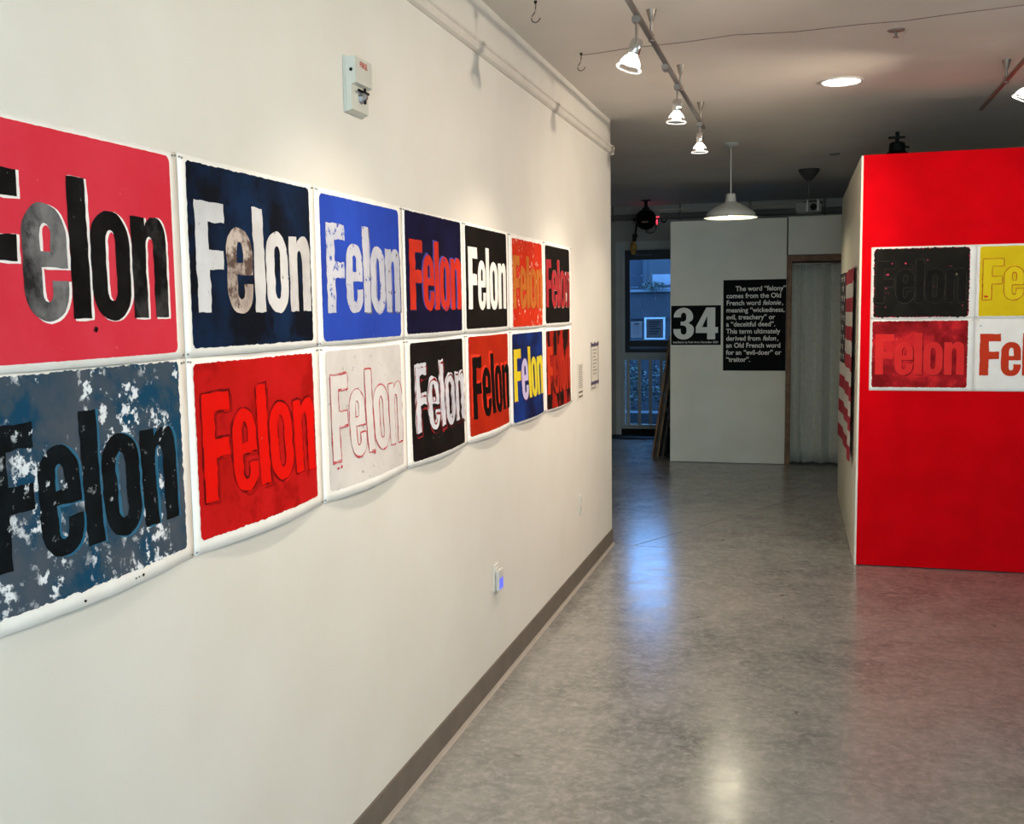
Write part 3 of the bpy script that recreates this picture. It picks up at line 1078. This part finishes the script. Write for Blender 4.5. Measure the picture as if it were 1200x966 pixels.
make_print('brick red print blotched with black, Felon almost lost, lowest in last column', left_place(6, 1),
           field=ink('#a8241a', '#8f1c16', 7, third='#1d0f0c', tamt=.55, tsc=11, stretch=(1, 1, .45)), rect=(.030, .020, .574, .420), ragged=.0014,
           letters={'*': ink('#b22d1a', '#9d2418', 9, third='#2a120e', tamt=.22, tsc=16, stretch=(1, 1, .4)), 'F': ink('#c23a1c', '#b8301a', 9)}, ghosts=((.006, .004, None, .0, ink('#571410', '#7a1c14', 12), 'Felon'),), word=(.045, .572, .100, .345), curl=CURL, seed=19, jit=.0016)

# --- the four on the red wall
GR = 'Felon prints on the red wall'
RW, RHH = .5895, .4325
rr = dict(inset=.0001, W=RW, H=RHH, group=GR, curl=.004)
faint = ink('#3a332c', '#2a2622', 18, wear='#15120f', amt=.3, wsc=40)
make_print('black print on red wall, Felon barely readable in black on black', red_place(0, 0), field=ink('#15130f', '#1f1d18', 8, wear='#c2475c', amt=.22, wsc=30, wmask=6), under=(ink('#b8344a', '#8a1f30', 20, wear='#d9a0a0', amt=.2), .001, .001, .002, .002), rect=(.018, .012, .550, .420), ragged=.0042, corner=.018,
           letters=ink('#100e0c', '#1a1815', 10), ghosts=((0, 0, -.001, .0022, faint, 'Felon'),), word=(.03, .535, .085, .335), seed=23, **rr,
           marks=((.12, .10, .006, ink('#c2475c', '#b03448', 20)), (.195, .10, .008, ink('#c2475c', '#b03448', 20)), (.095, .165, .010, ink('#c2475c', '#b03448', 20)), (.48, .17, .010, ink('#7d6f58', '#5c5142', 20))))
oy = ink('#9a4a20', '#c04a24', 18, wear='#dfc01c', amt=.35, wsc=60)
make_print('yellow print on red wall with Felon thinly outlined in red', red_place(1, 0), field=ink('#e3c61a', '#d9ba14', 7, wear='#5a4a1a', amt=.03, wsc=60), rect=(.016, .012, .560, .420), ragged=.0018,
           letters=ink('#e5c91c', '#dcbf18', 8), ghosts=((0, 0, -.0012, .0030, oy, 'Felon'),), word=(.035, .55, .085, .325), seed=24, **rr,
           marks=((.055, .305, .012, ink('#d0281c', '#c23a20', 20)),))
make_print('crimson mottled print on red wall with brighter red Felon letters', red_place(0, 1), field=ink('#7d0f14', '#b51f26', 6, .40, .58, wear='#d98a84', amt=.05, wsc=24, third='#d3262a', tamt=.42, tsc=6), rect=(.014, .012, .552, .412), ragged=.0024,
           letters=ink('#e23230', '#d62a2a', 8, wear='#b81f22', amt=.18, wsc=24), ghosts=((.005, .004, None, .0, ink('#6d1214', '#8c161a', 12), 'elon'),), word=(.032, .535, .090, .335), seed=25, **rr)
make_print('white print on red wall with orange-red Felon letters', red_place(1, 1), field=None,
           letters=ink('#cf3320', '#c0401f', 8, wear='#d98a3c', amt=.2, wsc=18), word=(.030, .552, .092, .338), seed=26, **rr, marks=((.03, .045, .008, M_PIN),))

# ------------------------------------------------------------------ wall labels
M_INKG = mat('grey_label_print', lin('#97938d'), .7)
M_INKP = mat('purple_label_print', lin('#4a4058'), .7)
lb = thing('text_label', 'small white text label lower of two beside the print grid', 'label', (0, 5.885, 1.085))
obj('card', box((.0005, 0, 0), (.003, .15, .215)), mat('label_card', lin('#d5cfc2'), .7), lb)
for k in range(11):
    obj('text_line', box((.003, .035, .195 - k * .0125), (.0034, .135 - .012 * (k % 3 == 2), .202 - k * .0125)), M_INKG, lb)
for k in range(2):
    obj('signature_line', box((.003, .03, .04 - k * .026), (.0034, .14, .050 - k * .026)), mat('dark_label_print', lin('#55504c'), .7), lb)
lb = thing('certificate', 'framed-looking certificate with ornate purple border beside the wall end', 'label', (0, 6.27, 1.110))
obj('card', box((.0005, 0, .0), (.003, .25, .30)), mat('label_card', lin('#d5cfc2'), .7), lb)
bm = B()
bx(bm, (.003, .012, .035), (.0036, .022, .295))
bx(bm, (.003, .228, .035), (.0036, .238, .295))
bx(bm, (.003, .022, .270), (.0036, .228, .290))
bx(bm, (.003, .022, .035), (.0036, .228, .055))
for (y, z) in ((.017, .045), (.233, .045), (.017, .285), (.233, .285), (.125, .283), (.125, .043)):
    lathe(bm, [(0, .0), (.017, .0), (.017, .0008), (0, .0008)], (.003, y, z), (1, 0, 0), 10)
obj('border', bm, M_INKP, lb)
for k in range(8):
    obj('text_line', box((.003, .06 + .01 * (k % 2), .245 - k * .021), (.0034, .19 - .02 * (k % 3), .253 - k * .021)), M_INKG, lb)
obj('footer', box((.003, .01, .008), (.0034, .15, .022)), M_INKG, lb)

# ------------------------------------------------------------------ fire strobe
fs_ = thing('fire_alarm_strobe', 'white fire alarm strobe with clear lens high on cream wall', 'alarm', (0, 2.795, 2.185))
obj('back_plate', box((0, -.004, -.002), (.008, .124, .156), .002), mat('grey_plastic', lin('#bfc1b8'), .5), fs_)
bm = B()
pf = [(.008, 0), (.024, .006), (.024, .075), (.038, .080), (.038, .152), (.008, .152)]
prism(bm, [(x, 0.002, z) for x, z in pf], (0, .116, 0))
obj('housing', bm, mat('alarm_plastic', lin('#c9c9be'), .45), fs_)
obj('screw_hole', lathe(B(), [(0, 0), (.005, 0), (.005, .001), (0, .001)], (.024, .0015, .115), (0, -1, 0), 12), M_BLACKM, fs_)
bm = lathe(B(), [(0, 0), (.020, 0), (.016, .012), (.006, .020), (0, .021)], (.024, .066, .048), (1, 0, 0), 8)
obj('strobe_lens', bm, mat('clear_lens', lin('#a9a6a4'), .08, metal=.7), fs_)
bm = B()
rod(bm, (.034, .030, .062), (.034, .098, .062), .004, 8)
rod(bm, (.038, .064, .028), (.038, .064, .072), .004, 8)
obj('flash_tube', bm, M_BLACKM, fs_)
d = text_data('FIRE', .026, .0006)
text_obj('fire_lettering', d, lambda x, y: (.0386, .030 + x, .126 + y), mat('red_print', lin('#b8453c'), .6), fs_, 1.15, .9)

# ------------------------------------------------------------------ sockets and plug-in
def socket(y, z, label, cat, outlets=True):
    o = thing('wall_socket', label, cat, (0, y, z))
    obj('plate', box((0, -.036, -.058), (.006, .036, .058), .002), M_WHITEP, o)
    for s in (-1, 1):
        bm = box((.006, -.017, s * .026 - .015), (.0085, .017, s * .026 + .015), .003)
        f = obj('outlet', bm, M_WHITEP, o)
        bm = B()
        for q in (-.006, .006):
            bx(bm, (.0085, q - .0012, s * .026 - .002), (.0088, q + .0012, s * .026 + .007))
        obj('slot', bm, M_BLACKM, f)
    return o


socket(4.205, .475, 'white wall socket low on cream wall with a plug-in device', 'socket')
socket(5.93, .468, 'white wall socket with nothing plugged in, near the wall end', 'socket')
pg = thing('plug_in_device', 'white plug-in device with small lit blue screen in socket', 'device', (.009, 4.215, .462))
obj('body', box((0, -.034, -.045), (.014, .034, .045), .003), mat('white_plastic_2', lin('#cfcbc4'), .35), pg)
obj('screen', box((.014, -.028, -.038), (.0146, .028, .008)), mat('blue_screen', lin('#10104a'), .4, emit=(.14, .18, 1.0, 1), estr=.9), pg)

# ------------------------------------------------------------------ ceiling: tracks and lamp heads
def track(x, ya, yb, zr, supports, label):
    t = thing('lighting_track', label, 'light track', (x, ya, ZC), group='ceiling lighting tracks')
    obj('rail', box((-.011, 0, zr - ZC - .008), (.011, yb - ya, zr - ZC + .008), .003), M_NICKEL, t)
    for ys in supports:
        bm = lathe(B(), [(0, 0), (.022, 0), (.020, .006), (.010, .045), (.006, .05), (.006, ZC - zr - .02), (.012, ZC - zr - .018), (.012, ZC - zr + .012), (0, ZC - zr + .012)], (0, ys - ya, 0), (0, 0, -1), 14)
        obj('standoff', bm, M_NICKEL, t, smooth=True)
    return t


def track_lamp(x, y, zr, dirv, label, drop=.075, energy=TRACK_W, col=(1.0, .85, .68), spot=105, target=None, rad=.049):
    h = thing('track_lamp', label, 'spotlight', (x, y, zr), group='lamp heads on the ceiling tracks')
    d = Vector(dirv).normalized()
    bm = B()
    bx(bm, (-.016, -.020, -.034), (.016, .020, -.0085), .004)
    obj('clip', bm, M_NICKEL, h)
    obj('stem', rod(B(), (0, 0, -.034), (0, 0, -drop - .02), .005), M_NICKEL, h)
    p0 = Vector((0, 0, -drop - .012))
    obj('socket_cap', lathe(B(), [(0, -.012), (.020, -.012), (.024, -.004), (.024, .040), (.021, .046), (0, .046)], p0, d, 18), M_CHROME, h, smooth=True)
    obj('bulb_neck', lathe(B(), [(.017, .044), (.019, .050), (.029, .060), (.036, .071), (.041, .082)], p0, d, 24), glow('lit_bulb_neck', (1, .95, .88, 1), 3.0), h, smooth=True)
    obj('bulb_glass', lathe(B(), [(.041, .082), (rad - .003, .092), (rad, .100)], p0, d, 28), M_GLASS, h, smooth=True)
    obj('lens', lathe(B(), [(rad - .002, .102), (rad * .7, .107), (0, .109)], p0, d, 24), M_GLASS, h, smooth=True)
    obj('glass_rim', lathe(B(), [(rad - .003, .100), (rad + .0015, .098), (rad + .003, .101), (rad + .001, .105), (rad - .003, .104), (rad - .003, .100)], p0, d, 28), mat('bright_glass_rim', lin('#f0eee8'), .2, emit=(1, .95, .88, 1), estr=.5), h, smooth=True)
    obj('filament', lathe(B(), [(0, .060), (.010, .066), (.013, .078), (.009, .088), (0, .092)], p0, d, 16), glow('lit_filament', (1, .95, .88, 1), 8.0), h, smooth=True)
    ld = bpy.data.lights.new('spot_beam', 'SPOT')
    ld.energy = energy
    ld.color = col
    ld.spot_size = math.radians(spot)
    ld.spot_blend = 1.0
    ld.shadow_soft_size = .045
    lo = bpy.data.objects.new('spot_beam', ld)
    COL.objects.link(lo)
    lo.parent = h
    lo.location = p0 + d * .12
    tgt = Vector(target) - (Vector((x, y, zr)) + lo.location) if target else d
    lo.rotation_euler = tgt.to_track_quat('-Z', 'Y').to_euler()
    return h


TX, TZ = .63, 2.735
track(TX, .2, 6.80, TZ, (.40, 1.45, 2.50, 3.59, 4.49, 5.54, 6.57), 'slim nickel lighting track along the cream wall ceiling')
cn = obj('track_connector', box((TX - .015, 4.92, TZ - .034), (TX + .015, 4.99, TZ - .0085), .004), M_NICKEL)
tag(cn, 'small boxy nickel connector clipped on the lighting track', 'connector')
track_lamp(TX, 4.10, TZ, (-.30, -.12, -1), 'lamp head with glowing clear glass, between two ceiling hooks on the track', drop=.095, energy=TRACK_W * 1.5, target=(.30, 4.0, 0))
track_lamp(TX, 5.40, TZ, (-.05, -.02, -1), 'middle lamp head on the nickel track, just past the connector', drop=.08, energy=TRACK_W * 1.5, target=(.30, 5.3, 0))
track_lamp(TX, 6.53, TZ, (0, 0, -1), 'lamp head at the end of the nickel track by the wall corner', drop=.072, energy=TRACK_W * 1.0, target=(.45, 6.4, 0))
track_lamp(TX, 2.70, TZ, (-.1, 0, -1), 'added unseen lamp head lighting the near stretch of the cream wall', energy=TRACK_W * 1.3, target=(.30, 2.6, 0))  # extra head out of view, put in to brighten the near wall
RTX, RTZ = 2.236, 2.748
track(RTX, .8, 6.79, RTZ, (1.5, 2.6, 3.8, 4.967, 5.975), 'nickel lighting track ending just in front of the red wall')
WASH = TRACK_W * 2.65
track_lamp(RTX + .04, 5.50, RTZ, (-.45, .1, -1), 'lamp head on the track ending before the red wall', target=(0, 6.4, 1.6), energy=WASH * 1.5, spot=105)
track_lamp(RTX, 4.2, RTZ, (-.6, 0, -1), 'second lamp head from the red wall on its track', target=(0, 4.3, 1.6), energy=WASH * .9, spot=100)
track_lamp(RTX, 2.7, RTZ, (-.6, 0, -1), 'third lamp head from the red wall on its track', target=(0, 2.7, 1.6), energy=WASH * .8, spot=100)
track_lamp(RTX, 1.3, RTZ, (-.6, 0, -1), 'fourth lamp head from the red wall on its track', target=(0, 1.2, 1.6), energy=WASH * .4, spot=100)

track_lamp(RTX, 4.85, RTZ, (0, .5, -1), 'lamp head facing the red wall between two wall washers', target=(2.0, 6.72, 1.85), energy=TRACK_W * 1.25, spot=75)

# recessed light
rc = at(986, 95, 2, ZC)
rl_ = thing('recessed_light', 'round recessed downlight glowing white in the ceiling', 'light', (rc.x, rc.y, ZC))
obj('trim_ring', lathe(B(), [(.118, 0), (.118, -.004), (.108, -.009), (.100, -.006)], (0, 0, 0), (0, 0, 1), 40), M_WHITEP, rl_, smooth=True)
obj('lens', lathe(B(), [(.102, -.006), (.060, -.010), (0, -.011)], (0, 0, 0), (0, 0, 1), 40), glow('recessed_glow', (1, .95, .88, 1), 14.0), rl_, smooth=True)

# pendant
pp = Vector((.688, 8.37, ZF))
M_EN = mat('grey_white_enamel', lin('#b9b9b0'), .4)
pe = thing('pendant_lamp', 'white enamel dome pendant lamp hanging before the booth', 'lamp', pp)
obj('canopy', lathe(B(), [(.060, 0), (.060, -.008), (.045, -.020), (.006, -.026), (0, -.026)], (0, 0, 0), (0, 0, 1), 28), M_EN, pe, smooth=True)
obj('cord', rod(B(), (0, 0, -.02), (0, 0, -.44), .004, 8), M_WHITEP, pe)
z0 = 2.297 - ZF
obj('shade', lathe(B(), [(0, z0 + .185), (.028, z0 + .185), (.034, z0 + .182), (.040, z0 + .125), (.048, z0 + .118), (.115, z0 + .085), (.170, z0 + .050), (.183, z0 + .035),
                         (.186, z0 + .014), (.204, z0 + .004), (.206, z0)], (0, 0, 0), (0, 0, 1), 44), M_EN, pe, smooth=True, solid=.002)
obj('bulb', lathe(B(), [(0, z0 + .012), (.035, z0 + .022), (.048, z0 + .05), (.040, z0 + .08), (.018, z0 + .105), (0, z0 + .110)], (0, 0, 0), (0, 0, 1), 20), glow('pendant_bulb', (1, .90, .66, 1), 135.0), pe, smooth=True)

# ceiling hooks and the wire
M_WIRE = mat('dark_wire', lin('#5c5048'), .5)
for i, (px, py) in enumerate(((627.5, 1), (681, 62))):
    p = at(px, py, 2, ZC)
    h = thing('ceiling_hook', ('open screw hook in the ceiling with nothing tied to it', 'open screw hook in the ceiling with a wire tied to it')[i], 'hook', p, group='screw hooks in the ceiling')
    pts = [(0, 0, .004), (0, 0, -.03), (-.004, 0, -.045), (-.014, 0, -.058), (-.018, 0, -.070), (-.013, 0, -.081), (0, 0, -.085), (.012, 0, -.080), (.020, 0, -.068)]
    obj('hook_wire', tube(B(), pts, .0026, 8), M_WIRE, h, smooth=True)
    obj('collar', lathe(B(), [(0, 0), (.006, 0), (.007, -.004), (.004, -.012), (0, -.012)], (0, 0, 0), (0, 0, 1), 12), M_BLACKM, h)
wpts = [at(px, py, 2, ZC - .014) for px, py in ((682, 64.5), (700, 62.5), (737, 56.5), (770, 53), (810, 48.5), (860, 41), (930, 37.5), (970, 33), (1010, 28.5), (1060, 24.5), (1120, 16), (1200, 6))]
wpts.append(wpts[-1] + (wpts[-1] - wpts[-2]) * 1.0)
wr = obj('ceiling_wire', tube(B(), wpts, .0015, 6), M_WIRE)
tag(wr, 'thin dark wire strung across the ceiling from a hook', 'wire')

# sprinkler
sp = at(1050, 35, 2, ZC)
spk = thing('sprinkler_head', 'small metal sprinkler head in the ceiling past the wire', 'sprinkler', (sp.x, sp.y, ZC))
obj('escutcheon', lathe(B(), [(.038, 0), (.036, -.005), (.014, -.009), (0, -.009)], (0, 0, 0), (0, 0, 1), 24), mat('sprinkler_cover', lin('#8d8177'), .5), spk, smooth=True)
bm = rod(B(), (0, 0, -.005), (0, 0, -.032), .006, 10)
lathe(bm, [(0, -.032), (.014, -.032), (.014, -.034), (0, -.034)], (0, 0, 0), (0, 0, 1), 14)
obj('deflector', bm, M_NICKEL, spk)
# small ceiling sensor
sp = at(978, 180, 2, ZF)
sd = thing('ceiling_sensor', 'tiny flat sensor plate on the dim ceiling near the booth', 'sensor', (sp.x, sp.y, ZF))
obj('base', lathe(B(), [(.045, 0), (.045, -.004), (.038, -.009), (0, -.009)], (0, 0, 0), (0, 0, 1), 24), mat('sensor_plastic', lin('#7f786e'), .6), sd)
obj('dome', lathe(B(), [(.02, -.009), (.014, -.016), (0, -.018)], (0, 0, 0), (0, 0, 1), 16), mat('sensor_plastic', lin('#7f786e'), .6), sd)

# projector
pj = thing('ceiling_projector', 'grey projector hung by a pole from a conical ceiling canopy', 'projector', (1.266, 10.2, ZF + .055))
M_PJ = mat('dim_grey_metal', lin('#55554f'), .5, metal=.3)
M_PJD = mat('dark_grey_metal', lin('#3a3a37'), .45)
obj('canopy', lathe(B(), [(.100, -.055), (.094, -.070), (.088, -.085), (.040, -.145), (.018, -.16), (0, -.16)], (0, 0, 0), (0, 0, 1), 28), M_PJD, pj, smooth=True)
obj('pole', rod(B(), (0, 0, -.14), (0, 0, -.305), .013), M_PJ, pj)
bm = B()
prism(bm, [(-.055, -.10, -.365), (.120, -.10, -.365), (.090, -.06, -.345), (-.03, -.06, -.345)], (0, .20, 0))
obj('mount_plate', bm, M_PJ, pj)
obj('body', box((-.115, -.12, -.455), (.115, .14, -.365), .012), M_PJ, pj)
for x in (-.02, .075):
    obj('bracket', box((x, -.128, -.445), (x + .018, -.10, -.34), .002), mat('pale_metal', lin('#8d8f8a'), .4), pj)
obj('lens', lathe(B(), [(.030, 0), (.030, .02), (.022, .022), (0, .014)], (.045, -.12, -.41), (0, -1, 0), 20), M_BLACKM, pj)
obj('cable', tube(B(), [(-.11, .02, -.39), (-.15, .02, -.36), (-.2, .02, -.38), (-.5, .02, -.37), (-1.0, .02, -.365), (-1.4, .02, -.37)], .006, 6), mat('pale_cable', lin('#8d857a'), .6), pj)

# conduit with hangers along the back
cd = thing('conduit_pipe', 'thin grey conduit pipe on hangers below the ceiling at the back', 'pipe', (XA, 12.88, ZF))
obj('pipe', rod(B(), (0, 0, -.175), (XR - XA, 0, -.175), .012, 10), mat('dim_pipe', lin('#5e5a55'), .5), cd)
for x in (1.55, 2.37, 3.2, 4.05, 4.9):
    obj('hanger', rod(B(), (x, 0, 0), (x, 0, -.205), .008, 8), mat('dim_pipe', lin('#5e5a55'), .5), cd)

# stage lamp by the back door
LP = at(757, 257, 1, 12.35)
sl = thing('stage_lamp', 'round black stage lamp hung from the ceiling before the door', 'spotlight', (LP.x, LP.y, ZF))
zc = LP.z - ZF
ax = Vector((.16, -1, -.12)).normalized()
obj('body', lathe(B(), [(0, -.14), (.05, -.14), (.078, -.12), (.115, -.02), (.121, .02), (.121, .035), (.112, .035), (.104, .01), (0, .005)], (0, 0, zc), ax, 32), M_BLACKM, sl, smooth=True)
obj('lens', lathe(B(), [(.104, .011), (.05, .018), (0, .020)], (0, 0, zc), ax, 28), mat('dark_lens', lin('#080808'), .8, spec=.1), sl, smooth=True)
obj('rating_label', box((-.045, -.001, -.011), (.030, .001, .011)), mat('tan_label', lin('#8a6a50'), .7), sl).location = (0, 0, 0)
sl.children[-1].matrix_local = Matrix.Translation(Vector((-.005, 0, zc - .03)) + ax * .022) @ (-ax).to_track_quat('Y', 'Z').to_matrix().to_4x4()
bm = B()
rod(bm, (0, 0, zc + .10), (0, 0, 0), .020)
bx(bm, (-.055, -.03, -.012), (.055, .03, -.0005), .003)
bx(bm, (-.040, -.022, zc + .095), (.040, .022, zc + .135), .004)
obj('yoke_clamp', bm, M_BLACKM, sl)
obj('knob', rod(B(), (-.118, 0, zc), (-.150, 0, zc), .019), M_BLACKM, sl)
obj('cable', tube(B(), [(.0, 0, zc - .117), (.01, 0, zc - .15), (.05, 0, zc - .165), (.095, 0, zc - .15), (.117, 0, zc - .11), (.119, 0, zc - .05)], .006, 6), M_BLACKM, sl, smooth=True)
cg = thing('clamp_grip', 'black clamp with amber wooden grip hanging below the stage lamp', 'clamp', (LP.x - .130, LP.y, LP.z - .055))
bm = tube(B(), [(.032, 0, .03), (.020, 0, -.01), (.012, 0, -.07), (.0, 0, -.13), (-.01, 0, -.21)], .012, 8)
bx(bm, (-.030, -.015, -.20), (.014, .015, -.11), .004)
obj('clamp', bm, M_BLACKM, cg)
obj('wing_knob', lathe(B(), [(0, 0), (.020, 0), (.024, .008), (.020, .016), (0, .016)], (.012, 0, -.135), (1, 0, -.1), 14), M_BLACKM, cg)
obj('grip', lathe(B(), [(0, 0), (.020, 0), (.034, -.025), (.040, -.07), (.037, -.11), (.025, -.145), (0, -.155)], (-.018, 0, -.20), (0, 0, 1), 18), mat('amber_wood', lin('#a87f2c'), .5, mottle=(lin('#6e4e1c'), 14, .4, .6)), cg, smooth=True)

# exit sign (seen edge-on past the lamp) and the small ring beside it
ex = thing('exit_sign', 'lit red exit sign above the door, half hidden by stage lamp', 'sign', (-.56, YB, 2.60))
obj('housing', box((-.14, -.045, 0), (.07, -.0005, .17), .004), mat('sign_white', lin('#8f8f8a'), .5), ex)
rg = glow('exit_red', (1.0, .02, .06, 1), 3.0)
d = text_data('EXIT', .13, .003)
xs = [v[0] for v in d[0]]
sx = .19 / (max(xs) - min(xs))
text_obj('exit_lettering', d, lambda x, y: (x, -.0462, y), rg, ex, sx, 1.0, -.13 - min(xs) * sx, .03)
rn = obj('cable_ring', tube(B(), [(-.445 + .028 * math.cos(a * PI / 10), YB - .012, 2.683 + .028 * math.sin(a * PI / 10)) for a in range(20)] + [(-.445 + .028, YB - .012, 2.683)], .009, 8), M_BLACKM)
tag(rn, 'small black ring mounted on back wall beside the exit sign', 'ring')

# black spotlight behind the red wall top
bs = thing('hanging_spotlight', 'black spotlight peeking above the top of the red wall', 'spotlight', (1.885, 8.25, ZF + .055))
bm = B()
bx(bm, (-.06, -.02, -.10), (.055, .02, -.088))
rod(bm, (0, 0, -.055), (0, 0, -.16), .014)
obj('mount', bm, M_BLACKM, bs)
obj('body', lathe(B(), [(0, -.125), (.045, -.13), (.055, -.14), (.058, -.195), (.105, -.225), (.112, -.27), (.105, -.27), (0, -.23)], (0, 0, 0), (0, 0, 1), 24), M_BLACKM, bs, smooth=True)
obj('handle', rod(B(), (.05, 0, -.16), (.085, 0, -.17), .008), M_BLACKM, bs)
